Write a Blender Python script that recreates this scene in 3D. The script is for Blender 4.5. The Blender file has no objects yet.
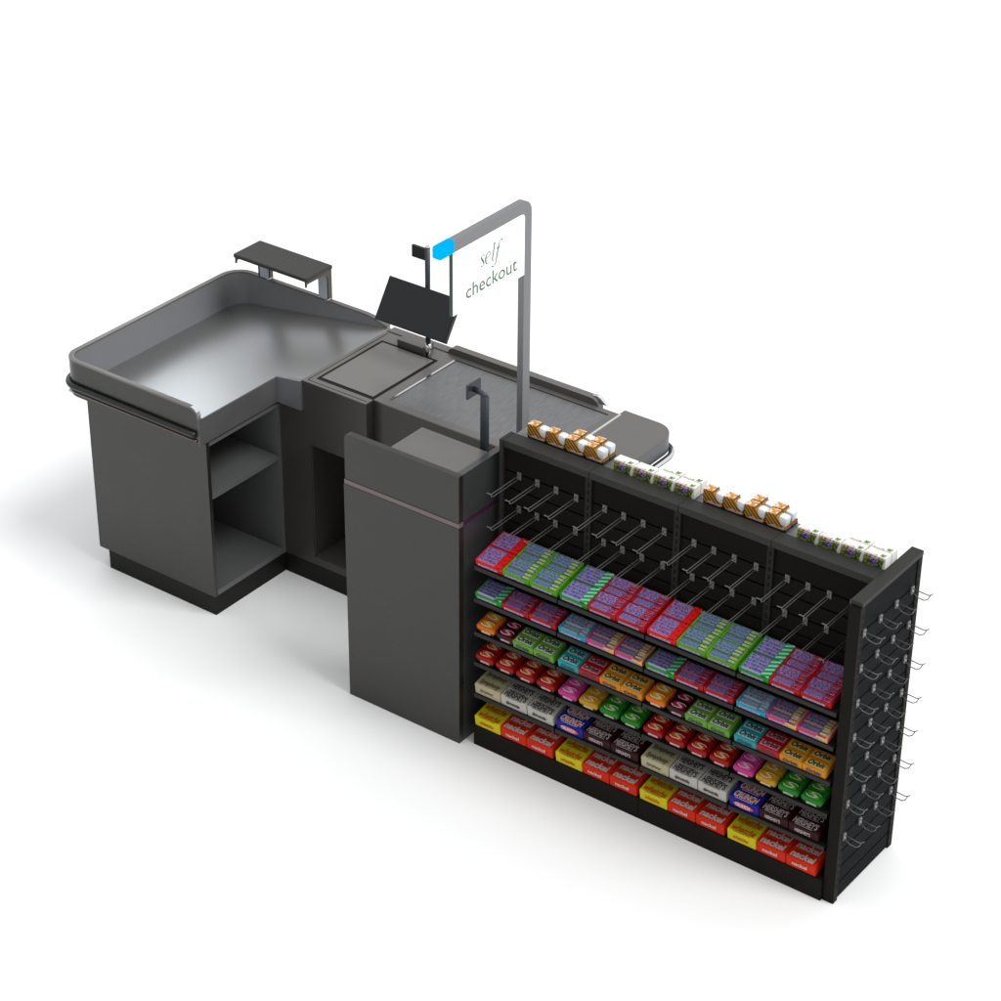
import bpy, bmesh, math, random
from mathutils import Vector, Matrix
random.seed(4)
scene = bpy.context.scene
COL = scene.collection
R = math.radians

# ------------------------------------------------------------------ materials
MATS = {}
def nodes_of(m):
    m.use_nodes = True
    return m.node_tree.nodes, m.node_tree.links
def pbsdf(m):
    return next(n for n in m.node_tree.nodes if n.type == 'BSDF_PRINCIPLED')
def mat(name, col, rough=.5, metal=0., spec=.5, noise=0., nscale=60., stretch=(1, 1, 1), bump=0., emit=None):
    if name in MATS: return MATS[name]
    m = bpy.data.materials.new(name); N, L = nodes_of(m); b = pbsdf(m)
    b.inputs['Base Color'].default_value = (*col, 1)
    b.inputs['Roughness'].default_value = rough
    b.inputs['Metallic'].default_value = metal
    b.inputs['Specular IOR Level'].default_value = spec
    if emit:
        b.inputs['Emission Color'].default_value = (*emit, 1); b.inputs['Emission Strength'].default_value = 1
    if noise > 0 or bump > 0:
        tc = N.new('ShaderNodeTexCoord'); mp = N.new('ShaderNodeMapping'); nz = N.new('ShaderNodeTexNoise')
        mp.inputs['Scale'].default_value = stretch
        nz.inputs['Scale'].default_value = nscale; nz.inputs['Detail'].default_value = 5
        L.new(tc.outputs['Object'], mp.inputs[0]); L.new(mp.outputs[0], nz.inputs['Vector'])
        if noise > 0:
            mr = N.new('ShaderNodeMapRange')
            mr.inputs['To Min'].default_value = 1 - noise; mr.inputs['To Max'].default_value = 1 + noise
            mr.inputs['From Min'].default_value = .25; mr.inputs['From Max'].default_value = .75
            L.new(nz.outputs['Fac'], mr.inputs['Value'])
            mx = N.new('ShaderNodeVectorMath'); mx.operation = 'SCALE'
            mx.inputs[0].default_value = col; L.new(mr.outputs[0], mx.inputs['Scale'])
            L.new(mx.outputs[0], b.inputs['Base Color'])
            mr2 = N.new('ShaderNodeMapRange')
            mr2.inputs['To Min'].default_value = max(.02, rough - .06); mr2.inputs['To Max'].default_value = rough + .06
            mr2.inputs['From Min'].default_value = .25; mr2.inputs['From Max'].default_value = .75
            L.new(nz.outputs['Fac'], mr2.inputs['Value']); L.new(mr2.outputs[0], b.inputs['Roughness'])
        if bump > 0:
            bp = N.new('ShaderNodeBump'); bp.inputs['Strength'].default_value = bump; bp.inputs['Distance'].default_value = .002
            L.new(nz.outputs['Fac'], bp.inputs['Height']); L.new(bp.outputs[0], b.inputs['Normal'])
    MATS[name] = m
    return m
def mat_print(name, ca, cb, scale=260., thr=.5, rough=.4, stretch=(1, 1, 1)):
    """small two-colour printing that breaks up like tiny type"""
    if name in MATS: return MATS[name]
    m = bpy.data.materials.new(name); N, L = nodes_of(m); b = pbsdf(m)
    tc = N.new('ShaderNodeTexCoord'); mp = N.new('ShaderNodeMapping'); nz = N.new('ShaderNodeTexNoise')
    mp.inputs['Scale'].default_value = stretch
    nz.inputs['Scale'].default_value = scale; nz.inputs['Detail'].default_value = 2
    rp = N.new('ShaderNodeValToRGB')
    rp.color_ramp.elements[0].position = thr - .06; rp.color_ramp.elements[0].color = (*ca, 1)
    rp.color_ramp.elements[1].position = thr + .06; rp.color_ramp.elements[1].color = (*cb, 1)
    L.new(tc.outputs['Object'], mp.inputs[0]); L.new(mp.outputs[0], nz.inputs['Vector'])
    L.new(nz.outputs['Fac'], rp.inputs[0]); L.new(rp.outputs[0], b.inputs['Base Color'])
    b.inputs['Roughness'].default_value = rough; b.inputs['Specular IOR Level'].default_value = .15
    MATS[name] = m
    return m
def mat_stripes(name, ca, cb, scale, rot=(0, 0, .6), duty=.5, rough=.4):
    if name in MATS: return MATS[name]
    m = bpy.data.materials.new(name); N, L = nodes_of(m); b = pbsdf(m)
    tc = N.new('ShaderNodeTexCoord'); mp = N.new('ShaderNodeMapping'); w = N.new('ShaderNodeTexWave')
    mp.inputs['Rotation'].default_value = rot
    w.inputs['Scale'].default_value = scale; w.inputs['Distortion'].default_value = 0
    rp = N.new('ShaderNodeValToRGB')
    rp.color_ramp.elements[0].position = duty - .08; rp.color_ramp.elements[0].color = (*ca, 1)
    rp.color_ramp.elements[1].position = duty + .08; rp.color_ramp.elements[1].color = (*cb, 1)
    L.new(tc.outputs['Object'], mp.inputs[0]); L.new(mp.outputs[0], w.inputs['Vector'])
    L.new(w.outputs['Fac'], rp.inputs[0]); L.new(rp.outputs[0], b.inputs['Base Color'])
    b.inputs['Roughness'].default_value = rough; b.inputs['Specular IOR Level'].default_value = .15
    MATS[name] = m
    return m

PANEL = mat('charcoal_laminate', (.0155, .0143, .0122), .30, 0, .5, noise=.05, nscale=9)
RIM = mat('grey_rim_steel', (.135, .128, .118), .38, .35, .5, noise=.05, nscale=14)
DECK = mat('grey_deck_steel', (.155, .151, .142), .38, .55, .5, noise=.05, nscale=14)
PLATE = mat('scanner_plate_steel', (.18, .176, .164), .3, .45, .5, noise=0)
TUBF = mat('brushed_tub_steel', (.34, .335, .33), .31, .85, .5)
TUBW = mat('tub_wall_steel', (.24, .255, .27), .42, .3, .5, noise=.04, nscale=6)
BELT = mat('brushed_belt', (.165, .169, .173), .34, .5, .5, noise=.22, nscale=24, stretch=(9, .9, 1), bump=.03)
CHROME = mat('chrome', (.75, .76, .78), .12, 1)
WIRE = mat('hook_wire', (.11, .11, .108), .4, .1)
ENDWIRE = mat('end_hook_wire', (.17, .17, .17), .35, .3)
BLACK = mat('black_plastic', (.016, .017, .018), .4, 0, .4)
KICK = mat('black_kick_plate', (.008, .0078, .007), .5, 0, .15)
GROOVE = mat('dark_gap', (.006, .006, .006), .7, 0, .1)
DARKM = mat('dark_slate_metal', (.035, .042, .052), .38, .3)
SCREEN = mat('screen_glass', (.016, .019, .022), .25, 0, .3)
SHELFTOP = mat('lightened_shelf_laminate', (.10, .104, .104), .42)  # charcoal shelf lightened, light inside the bay put into its colour
INNER = mat('lightened_inner_laminate', (.095, .098, .100), .42)  # inner walls coloured paler so the shaded bays look lit
RACK = mat('black_slatwall', (.0085, .0078, .0068), .7, 0, .05, noise=.1, nscale=20)
RACKE = mat('black_frame_steel', (.0085, .0078, .006), .55, 0, .07, noise=.08, nscale=20)
RAIL = mat('charcoal_rail_steel', (.030, .030, .027), .5, 0, .14)
UPR = mat('upright_steel', (.014, .0135, .012), .5, 0, .12)
LIP = mat('dark_lip_steel', (.018, .0175, .0165), .5, 0, .2)
BSHELF = mat('back_shelf_steel', (.22, .225, .23), .35, .4)
ARCH = mat('arch_grey_steel', (.19, .195, .205), .42, .1, .5)
CYAN = mat('cyan_lane_light', (0, 0, 0), .8, 0, 0, emit=(0, .50, 1.0))
SIGNW = mat('white_sign_acrylic', (.92, .92, .92), .35, emit=(.22, .22, .22))  # weak glow added so the panel comes out pure white
SIGNE = mat('green_glass_edge', (.012, .035, .02), .2)
INK = mat('sage_green_ink', (.10, .19, .115), .5, 0, .1)
TRIM = mat('rosy_trim_strip', (.14, .112, .105), .4, .1)
PURP = mat('purple_trim_strip', (.06, .015, .05), .35, .2)
BRACK = mat('brushed_bracket', (.06, .05, .045), .35, .3)
BRACKF = mat('bracket_painted_reflection', (.55, .62, .68), .4, .1)  # pale blue reflection painted into the diffuse colour

# ------------------------------------------------------------------ mesh helpers
def box(bm, x0, x1, y0, y1, z0, z1, mi=0, bev=0.):
    vs = [bm.verts.new((x, y, z)) for x in (x0, x1) for y in (y0, y1) for z in (z0, z1)]
    fs = []
    for q in ((0, 1, 3, 2), (4, 6, 7, 5), (0, 4, 5, 1), (2, 3, 7, 6), (0, 2, 6, 4), (1, 5, 7, 3)):
        f = bm.faces.new([vs[i] for i in q]); f.material_index = mi; fs.append(f)
    if bev > 0:
        es = list({e for f in fs for e in f.edges})
        bmesh.ops.bevel(bm, geom=es, offset=bev, segments=2, profile=.6, affect='EDGES', clamp_overlap=True)
    return fs
def prism(bm, pts, axis, a0, a1, mi=0):
    """extrude a 2-D outline: axis 0 -> pts are (y,z), 1 -> (x,z), 2 -> (x,y)"""
    def P(p, a):
        return {0: (a, p[0], p[1]), 1: (p[0], a, p[1]), 2: (p[0], p[1], a)}[axis]
    A = [bm.verts.new(P(p, a0)) for p in pts]; B = [bm.verts.new(P(p, a1)) for p in pts]
    n = len(pts); fs = [bm.faces.new(A[::-1]), bm.faces.new(B)]
    for i in range(n):
        fs.append(bm.faces.new((A[i], A[(i + 1) % n], B[(i + 1) % n], B[i])))
    for f in fs: f.material_index = mi
    return fs
def tube(bm, pts, r, seg=8, mi=0, cap=True):
    pts = [Vector(p) for p in pts]; rings = []
    up = Vector((0, 0, 1))
    for i, p in enumerate(pts):
        d = (pts[min(i + 1, len(pts) - 1)] - pts[max(i - 1, 0)]).normalized()
        u = up if abs(d.dot(up)) < .95 else Vector((1, 0, 0))
        a = d.cross(u).normalized(); b = a.cross(d).normalized()
        rings.append([bm.verts.new(p + r * (math.cos(t) * a + math.sin(t) * b)) for t in [2 * math.pi * k / seg for k in range(seg)]])
    for A, B in zip(rings, rings[1:]):
        for k in range(seg):
            f = bm.faces.new((A[k], A[(k + 1) % seg], B[(k + 1) % seg], B[k])); f.smooth = True; f.material_index = mi
    if cap:
        bm.faces.new(rings[0][::-1]).material_index = mi; bm.faces.new(rings[-1]).material_index = mi
def ribbon(bm, path, zb, th, mi=0):
    """upright wall of thickness th to the right of the path; path = (x,y,ztop)"""
    n = len(path); rings = []
    for i, (x, y, zt) in enumerate(path):
        a = path[max(i - 1, 0)]; b = path[min(i + 1, n - 1)]
        d = Vector((b[0] - a[0], b[1] - a[1], 0))
        d = d.normalized() if d.length > 1e-9 else Vector((1, 0, 0))
        nn = Vector((d.y, -d.x, 0)) * th
        z0 = zb(x) if callable(zb) else zb
        e = min(.004, (zt - z0) * .3)
        ring = [(0, z0), (0, zt - e), (.18, zt), (.82, zt), (1, zt - e), (1, z0)]
        rings.append([bm.verts.new((x + nn.x * t, y + nn.y * t, z)) for t, z in ring])
    for A, B in zip(rings, rings[1:]):
        for k in range(6):
            bm.faces.new((A[k], A[(k + 1) % 6], B[(k + 1) % 6], B[k])).material_index = 1 if k in (0, 5) else mi
    bm.faces.new(rings[0][::-1]).material_index = mi; bm.faces.new(rings[-1]).material_index = mi
def arc(cx, cy, r, a0, a1, n=8):
    return [(cx + r * math.cos(R(a0 + (a1 - a0) * i / n)), cy + r * math.sin(R(a0 + (a1 - a0) * i / n))) for i in range(n + 1)]
def mesh_of(bm, name, mats, smooth_angle=None):
    bmesh.ops.recalc_face_normals(bm, faces=bm.faces)
    me = bpy.data.meshes.new(name); bm.to_mesh(me); bm.free()
    for m in (mats if isinstance(mats, (list, tuple)) else [mats]): me.materials.append(m)
    if smooth_angle:
        me.shade_smooth(); me.set_sharp_from_angle(angle=R(smooth_angle))
    return me
def obj(name, data, parent=None):
    o = bpy.data.objects.new(name, data); COL.objects.link(o)
    if parent: o.parent = parent
    return o
def part(name, bm, mats, parent, smooth=None, label=None):
    """mesh given in world coordinates, stored relative to its thing's origin"""
    loc = Vector(parent.location) if parent else Vector()
    if parent and parent.parent: loc += Vector(parent.parent.location)
    bmesh.ops.translate(bm, vec=-loc, verts=bm.verts)
    o = obj(name, mesh_of(bm, name, mats, smooth), parent)
    if label: o['label'] = label
    return o
def thing(name, label, cat, loc=(0, 0, 0), group=None):
    o = obj(name, None); o.location = loc; o.empty_display_size = .05
    o['label'] = label; o['category'] = cat
    if group: o['group'] = group
    return o
def BM(): return bmesh.new()

# ------------------------------------------------------------------ floor
bm = BM(); box(bm, -70, 70, -50, 90, -.05, 0)
fl = part('floor', bm, mat('white_studio_floor', (.87, .885, .885), .55, 0, .3), None)
fl['kind'] = 'structure'

# ================================================================== CHECKOUT COUNTER
cc = thing('checkout_counter', 'long charcoal grey self checkout counter with raised-rim bagging tub at its left end', 'checkout counter', (-2.6, .5, 0))
def fz(x):                                     # floor of the tub climbs to the scanner deck
    t = min(1, max(0, (x + 3.585) / .84)); return .80 + .128 * t
# kick plate
bm = BM()
box(bm, -3.459, -2.872, .050, .475, 0, .089)
box(bm, -3.459, -1.62, .4755, .97, 0, .0885)
part('kick_plate', bm, KICK, cc)
# left cabinet
bm = BM()
prism(bm, [(-2.867, .045), (-2.867, .063), (-3.485, .063), (-3.508, .09), (-3.508, .98), (-3.53, .98), (-3.53, .075), (-3.503, .045)], 2, .0895, .79)
part('cabinet_shell', bm, PANEL, cc, None)
bm = BM()
box(bm, -3.505, -2.869, .0635, .458, .0895, .112)       # bottom
box(bm, -3.506, -2.868, .4585, .4745, .0895, .785)      # wall towards the counter
box(bm, -3.505, -2.869, .0635, .458, .773, .787)
box(bm, -3.262, -3.250, .0637, .4583, .1122, .7728)  # partition added to catch light and break up the black void
part('cabinet_interior', bm, INNER, cc)
bm = BM(); box(bm, -3.2498, -2.871, .0640, .4580, .531, .551)
part('cabinet_shelf', bm, SHELFTOP, cc)
# main body with a knee recess in front
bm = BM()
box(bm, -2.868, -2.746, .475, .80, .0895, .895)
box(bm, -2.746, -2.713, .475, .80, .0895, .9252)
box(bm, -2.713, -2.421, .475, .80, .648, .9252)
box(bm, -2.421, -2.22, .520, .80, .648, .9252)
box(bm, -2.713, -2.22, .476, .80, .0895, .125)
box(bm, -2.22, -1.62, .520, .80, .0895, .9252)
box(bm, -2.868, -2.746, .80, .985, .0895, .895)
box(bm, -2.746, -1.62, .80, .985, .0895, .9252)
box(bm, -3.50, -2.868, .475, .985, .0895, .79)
part('counter_body', bm, mat('lightened_body_laminate', (.036, .034, .031), .36, 0, .35), cc)  # laminate lightened to make up for the shade on this front
bm = BM(); box(bm, -2.7125, -2.709, .479, .799, .1255, .6475); box(bm, -2.7085, -2.221, .7955, .7995, .1255, .6475); box(bm, -2.7085, -2.221, .479, .795, .1255, .129)
part('recess_brightening_sheet', bm, mat('recess_brightening_tone', (.045, .043, .040), .45), cc)  # thin sheets added to brighten the dark recess by their paler colour
# tub walls
P = [(-2.872, .010, .920), (-2.876, .010, .938), (-2.886, .010, .949), (-2.902, .010, .954)]
P += [(-3.1, .010, .954), (-3.3, .010, .954), (-3.50, .010, .954)]
P += [(x, y, .954) for x, y in arc(-3.52, .090, .080, 270, 180)]
P += [(-3.60, .4, .954), (-3.60, .7, .954)]
P += [(x, y, .954) for x, y in arc(-3.50, .95, .10, 180, 90, 10)]
P += [(-3.2, 1.05, .954), (-3.0, 1.05, .954), (-2.88, 1.05, .954), (-2.85, 1.05, .951), (-2.82, 1.05, .945), (-2.79, 1.05, .937), (-2.765, 1.05, .931)]
bm = BM(); ribbon(bm, P, .797, .022)
part('tub_wall', bm, [TUBW, PANEL], cc, 35)
# rim cap (lighter top edge)
bm = BM()
Pc = [(x, y, z + .0025) for x, y, z in P]
n = len(Pc); rings = []
for i, (x, y, zt) in enumerate(Pc):
    a = Pc[max(i - 1, 0)]; b = Pc[min(i + 1, n - 1)]
    d = Vector((b[0] - a[0], b[1] - a[1], 0)).normalized(); nn = Vector((d.y, -d.x, 0))
    rings.append([bm.verts.new((x + nn.x * t, y + nn.y * t, zt + dz)) for t, dz in ((-.001, -.006), (0, -.001), (.003, 0), (.019, 0), (.022, -.001), (.023, -.006))])
for A, B in zip(rings, rings[1:]):
    for k in range(5): bm.faces.new((A[k], A[k + 1], B[k + 1], B[k]))
part('tub_rim', bm, RIM, cc, 40)
bm = BM()
for a_, b_ in zip(Pc[:4], Pc[1:5]):
    if b_[0] < -2.95: b_ = (-2.906, .010, a_[2])
    bm.faces.new([bm.verts.new((a_[0] + .0006, a_[1] + .002, a_[2] + .0012)), bm.verts.new((a_[0] + .0006, a_[1] + .020, a_[2] + .0012)), bm.verts.new((b_[0] + .0006, b_[1] + .020, b_[2] + .0012)), bm.verts.new((b_[0] + .0006, b_[1] + .002, b_[2] + .0012))])
part('rim_end_highlight', bm, mat('painted_rim_highlight', (.6, .62, .63), .25, .6), cc)  # bright strip imitating the highlight on the rim end
# tub floor
bm = BM()
xs = [-3.59, -3.4, -3.2, -3.0, -2.871]
prev = None
for x in xs:
    r = [bm.verts.new((x, .03, fz(x))), bm.verts.new((x, 1.03, fz(x))), bm.verts.new((x, 1.03, .792)), bm.verts.new((x, .03, .792))]
    if prev:
        for k in range(4): bm.faces.new((prev[k], prev[(k + 1) % 4], r[(k + 1) % 4], r[k]))
    else: bm.faces.new(r)
    prev = r
bm.faces.new(prev[::-1])
r0 = [bm.verts.new((-2.871, .476, fz(-2.871))), bm.verts.new((-2.871, 1.03, fz(-2.871))), bm.verts.new((-2.871, 1.03, .8965)), bm.verts.new((-2.871, .476, .8965))]
r1 = [bm.verts.new((-2.7465, .476, .9285)), bm.verts.new((-2.7465, 1.03, .9285)), bm.verts.new((-2.7465, 1.03, .8965)), bm.verts.new((-2.7465, .476, .8965))]
for k in range(4): bm.faces.new((r0[k], r0[(k + 1) % 4], r1[(k + 1) % 4], r1[k]))
bm.faces.new(r0); bm.faces.new(r1[::-1])
part('tub_floor', bm, TUBF, cc)
bm = BM(); prism(bm, [(-3.5045, .0438), (-3.5315, .0742), (-3.5308, .0748), (-3.5038, .0444)], 2, .090, .7895)
part('corner_trim', bm, mat('corner_trim_bronze', (.11, .094, .086), .4, .1), cc)
# aprons on the notch side
bm = BM()
prism(bm, [(.012, .797), (.462, .797), (.462, fz(-2.868)), (.036, fz(-2.868)), (.012, .915)], 0, -2.871, -2.866)
part('side_apron', bm, mat('apron_steel', (.13, .13, .13), .4, .4, noise=.04, nscale=10), cc)
bm = BM()
prism(bm, [(-2.871, .797), (-2.7435, .797), (-2.7435, .9285), (-2.871, .910)], 1, .462, .4745)
part('front_apron', bm, mat('lit_tone_apron_steel', (.24, .25, .27), .3, .6), cc)  # paler than the side apron, its bright shading put into the colour
# bumpers
def offset_path(pts, d):
    out = []
    for i, p in enumerate(pts):
        a = pts[max(i - 1, 0)]; b = pts[min(i + 1, len(pts) - 1)]
        v = Vector((b[0] - a[0], b[1] - a[1], 0)).normalized()
        out.append((p[0] - v.y * d, p[1] + v.x * d, p[2]))
    return out
core = [(x, y, .845) for x, y, z in P[3:]]
core = [(-2.878, .010, .845)] + core
bm = BM(); tube(bm, offset_path(core, .008), .013, 10)
bp = part('bumper_rail', bm, BLACK, cc)
bm = BM(); tube(bm, offset_path([(x, y, .818) for x, y, z in core], .003), .005, 8)
part('bumper_trim', bm, mat('bumper_trim_bronze', (.12, .09, .075), .3, .5), bp)
# deck around the scanner
bm = BM()
box(bm, -2.7455, -2.421, .4745, 1.0, .9255, .930, 0, .001)
part('scanner_deck', bm, DECK, cc)
bm = BM(); box(bm, -2.728, -2.7265, .49, .99, .9305, .9312); box(bm, -2.728, -2.43, .4895, .491, .9305, .9312)
part('deck_seam', bm, GROOVE, cc)
bm = BM(); box(bm, -2.706, -2.420, .518, .924, .9302, .9315)
so = part('scanner_gasket', bm, mat('black_gasket', (.010, .0095, .009), .6, 0, .1), cc)
bm = BM(); box(bm, -2.692, -2.433, .533, .909, .9318, .9335, 0, .0006)
part('scanner_plate', bm, PLATE, cc)
# belt section
bm = BM()
box(bm, -2.421, -1.6005, .519, .5565, .9255, .9305)
box(bm, -2.421, -1.6005, .9705, 1.0, .9255, .9305)
box(bm, -2.421, -2.368, .5565, .9705, .9255, .9305)
box(bm, -1.631, -1.6005, .5565, .9705, .9255, .9305)
part('belt_frame', bm, DECK, cc)
bm = BM(); box(bm, -2.367, -1.632, .5575, .9695, .9, .9285)
part('conveyor_belt', bm, BELT, cc)
bm = BM()
box(bm, -2.372, -2.364, .557, .9705, .9306, .9325)
part('edge_strip', bm, CHROME, cc)
bm = BM(); box(bm, -1.60, -1.590, .60, .997, .9306, .9335); part('edge_strip', bm, CHROME, cc)
bm = BM(); box(bm, -2.36, -1.635, .9692, .9712, .9306, .9314)
part('belt_seam', bm, GROOVE, cc)
# rear strip + ledge
bm = BM(); box(bm, -2.738, -2.431, 1.0005, 1.043, .88, .9345, 0, .003)
part('rear_strip', bm, RIM, cc)
bm = BM()
led = [(-2.430, .90)] + [(-2.430, .932)] + arc(-2.402, .930, .028, 180, 90, 6)[1:] + [(-1.740, .958)] + [(-1.722, .955), (-1.710, .946), (-1.700, .932), (-1.700, .90)]
prism(bm, led, 1, 1.0005, 1.034)
part('rear_ledge', bm, RIM, cc)
bm = BM(); prism(bm, [(-1.742, .9595), (-1.7215, .9565), (-1.709, .9475), (-1.696, .934), (-1.672, .934), (-1.690, .946), (-1.704, .9575), (-1.718, .9615)], 1, 1.018, 1.034)
part('ledge_end_trim', bm, CHROME, cc)
# low box behind the scanner
bm = BM(); box(bm, -2.630, -2.500, .926, .998, .9303, .960, 0, .002)
part('cable_box', bm, RIM, cc)
# end of the counter
out = [(-1.6, .53), (-1.43, .53)] + arc(-1.43, .61, .075, 270, 360, 6) + arc(-1.445, .945, .09, 0, 90, 8) + [(-1.6, 1.035)]
bm = BM(); prism(bm, out, 2, .862, .930)
e = part('end_tub', bm, mat('end_steel_side', (.10, .105, .11), .4, .3), cc)
bm = BM(); prism(bm, [(x * 1 - .0005, y) for x, y in out], 2, .9302, .9325)
part('end_top', bm, DECK, cc)
bm = BM()
pth = [(-1.6, 1.04, .85)] + [(x + .006, y + .005, .85) for x, y in arc(-1.445, .945, .09, 90, 0, 8)] + [(-1.349, .61, .85)]
tube(bm, [(x + .004, y, z) for x, y, z in pth], .012, 10)
e2 = part('end_bumper', bm, BLACK, cc)
bm = BM(); tube(bm, [(x + .011, y - .004, z + .005) for x, y, z in pth[5:]], .007, 8)
part('bumper_trim', bm, CHROME, e2)
bm = BM(); box(bm, -1.6195, -1.52, .56, .98, .0, .861)
part('end_leg', bm, PANEL, cc)
# raised parcel shelf over the tub's rear rim
bm = BM(); box(bm, -3.462, -3.066, .884, 1.052, 1.094, 1.112, 0, .006)
ps = part('parcel_shelf', bm, mat('shelf_charcoal_top', (.032, .031, .029), .5, 0, .3), cc)
for x0, x1 in ((-3.452, -3.395), (-3.130, -3.073)):
    bm = BM()
    box(bm, x0, x1, 1.031, 1.051, .957, 1.0935, 0)
    box(bm, x0 + .002, x1 - .0065, 1.0290, 1.0308, .957, 1.0930, 1)
    prof = [(1.0515, .957), (1.0515, 1.0935), (.890, 1.0935), (.890, 1.068), (.897, 1.068), (.899, 1.080), (.985, 1.080)] + arc(1.000, 1.050, .028, 85, 0, 5) + [(1.028, .957)]
    xa_ = x0 - .006 if x0 < -3.3 else x1 - .006
    prism(bm, prof, 0, xa_ + .0002, xa_ + .0062)
    bk = part('shelf_bracket', bm, [BRACK, BRACKF], cc)
    bm = BM(); box(bm, x1 - .012, x1 + .004, 1.018, 1.040, .9570, .9655, 0, .002)
    part('bracket_foot', bm, CHROME, bk)

# ================================================================== MONITOR
mo = thing('touch_monitor', 'tilted black touch monitor on a dark pole standing behind the scanner plate', 'monitor', (-2.478, .935, .9305))
bm = BM(); tube(bm, [(-2.478, .935, .98), (-2.478, .935, 1.402)], .0105, 14)
pl = part('pole', bm, DARKM, mo)
bm = BM(); tube(bm, [(-2.478, .935, 1.4025), (-2.478, .935, 1.408)], .0085, 14)
part('pole_cap', bm, CHROME, pl)
bm = BM(); tube(bm, [(-2.478, .935, .9305), (-2.478, .935, .986)], .0125, 16)
part('chrome_base', bm, CHROME, mo)
bm = BM(); box(bm, -2.552, -2.487, .929, .941, 1.346, 1.397, 0, .002); part('card_plate', bm, SCREEN, mo)
def rotated_box(bm, c, ux, uy, uz, hx, hy, hz, bev=0):
    fs = box(bm, -hx, hx, -hy, hy, -hz, hz, 0, bev)
    return
tl, bl = Vector((-2.4655, .90, 1.249)), Vector((-2.4655, .80, 1.098))
vy = (tl - bl).normalized(); vx = Vector((1, 0, 0)); vn = vx.cross(vy)      # vn faces the customer
M = Matrix.Translation((tl + bl) / 2) @ Matrix((vx, vy, vn)).transposed().to_4x4()
bm = BM(); box(bm, -.1755, .1755, -.0905, .0905, -.018, 0, 0, .002); bmesh.ops.transform(bm, matrix=M, verts=bm.verts)
mb = part('monitor_housing', bm, mat('monitor_black', (.012, .013, .014), .4, 0, .4), mo)
bm = BM(); box(bm, -.171, .171, -.086, .086, .0002, .0012); bmesh.ops.transform(bm, matrix=M, verts=bm.verts)
part('screen', bm, SCREEN, mb)
bm = BM(); tube(bm, [(-2.478, .935, 1.19), (-2.472, .90, 1.178), (-2.468, .872, 1.17)], .014, 10); part('tilt_arm', bm, DARKM, mo)

# ================================================================== PEDESTAL
pd = thing('bagging_pedestal', 'tall charcoal grey pedestal panel with pinkish trim strip, between tub and candy rack', 'pedestal', (-1.8, .1, 0))
bm = BM()
box(bm, -2.100, -1.572, -.044, -.016, 0, .936, 0, .0015)
part('lower_front_panel', bm, PANEL, pd)
bm = BM()
prism(bm, [(-1.575, .954), (-1.575, 1.145)] + arc(-2.074, 1.123, .022, 90, 180, 5) + [(-2.096, .954)], 1, -.040, -.016)
part('upper_front_panel', bm, PANEL, pd)
bm = BM(); box(bm, -2.098, -1.5735, -.0425, -.0165, .9362, .9538)
tr = part('trim_strip', bm, TRIM, pd)
bm = BM(); box(bm, -1.5995, -1.5745, -.0160, .247, .9362, .9538)
part('side_trim_strip', bm, PURP, tr)
bm = BM(); box(bm, -1.601, -1.573, -.0155, .248, 0, .936); box(bm, -1.601, -1.575, -.0155, .248, .954, 1.1445)
part('side_panel', bm, mat('pedestal_side_lit_tone', (.040, .042, .043), .30, .05, .6), pd)  # lighter than the front panels, light on this side put into the colour
bm = BM(); box(bm, -1.898, -1.6015, -.0155, .167, 0, 1.130); box(bm, -1.898, -1.6015, .167, .245, 0, 1.02)
part('cabinet_box', bm, PANEL, pd)
bm = BM(); box(bm, -1.902, -1.6012, -.0155, .168, 1.1303, 1.1425, 0, .001)
part('counter_top', bm, DECK, pd)

# card reader arm
cr = thing('card_reader_mount', 'dark slate pole with angled arm and small square plate beside the pedestal top', 'card reader mount', (-1.64, .195, 1.02))
bm = BM(); box(bm, -1.652, -1.628, .183, .207, 1.0205, 1.345, 0, .003); part('pole', bm, DARKM, cr)
bm = BM(); tube(bm, [(-1.640, .195, 1.335), (-1.640, .197, 1.347), (-1.655, .198, 1.350), (-1.690, .202, 1.353)], .0105, 10); part('arm', bm, DARKM, cr)
bm = BM(); box(bm, -1.700, -1.691, .163, .241, 1.325, 1.381, 0, .002); part('mount_plate', bm, DARKM, cr)

# ================================================================== ARCH SIGN
sg = thing('lane_sign', 'grey steel arch with bright cyan tip holding the white self checkout sign', 'sign', (-1.662, .458, 0))
bm = BM()
prof = [(.479, 0)] + [(.479, 1.94)] + arc(.429, 1.953, .050, 0, 90, 8)[1:] + [(.035, 2.003), (.035, 1.958)] + [(.420, 1.958)] + arc(.420, 1.941, .017, 90, 0, 5)[1:] + [(.437, 0)]
prism(bm, prof, 0, -1.677, -1.6515)
part('arch_frame', bm, ARCH, sg, 25)
bm = BM()
prism(bm, [(.036, 2.004), (.036, 1.957), (-.040, 1.957), (-.048, 1.965), (-.048, 2.000), (-.042, 2.004)], 0, -1.678, -1.6505)
part('lane_light', bm, CYAN, sg)
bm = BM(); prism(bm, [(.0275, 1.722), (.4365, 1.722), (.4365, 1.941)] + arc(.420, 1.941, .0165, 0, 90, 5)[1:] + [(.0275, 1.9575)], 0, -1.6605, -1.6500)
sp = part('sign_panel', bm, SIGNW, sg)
bm = BM(); box(bm, -1.6605, -1.6502, .0205, .0273, 1.722, 1.9570)
part('panel_edge', bm, SIGNE, sp)

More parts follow.
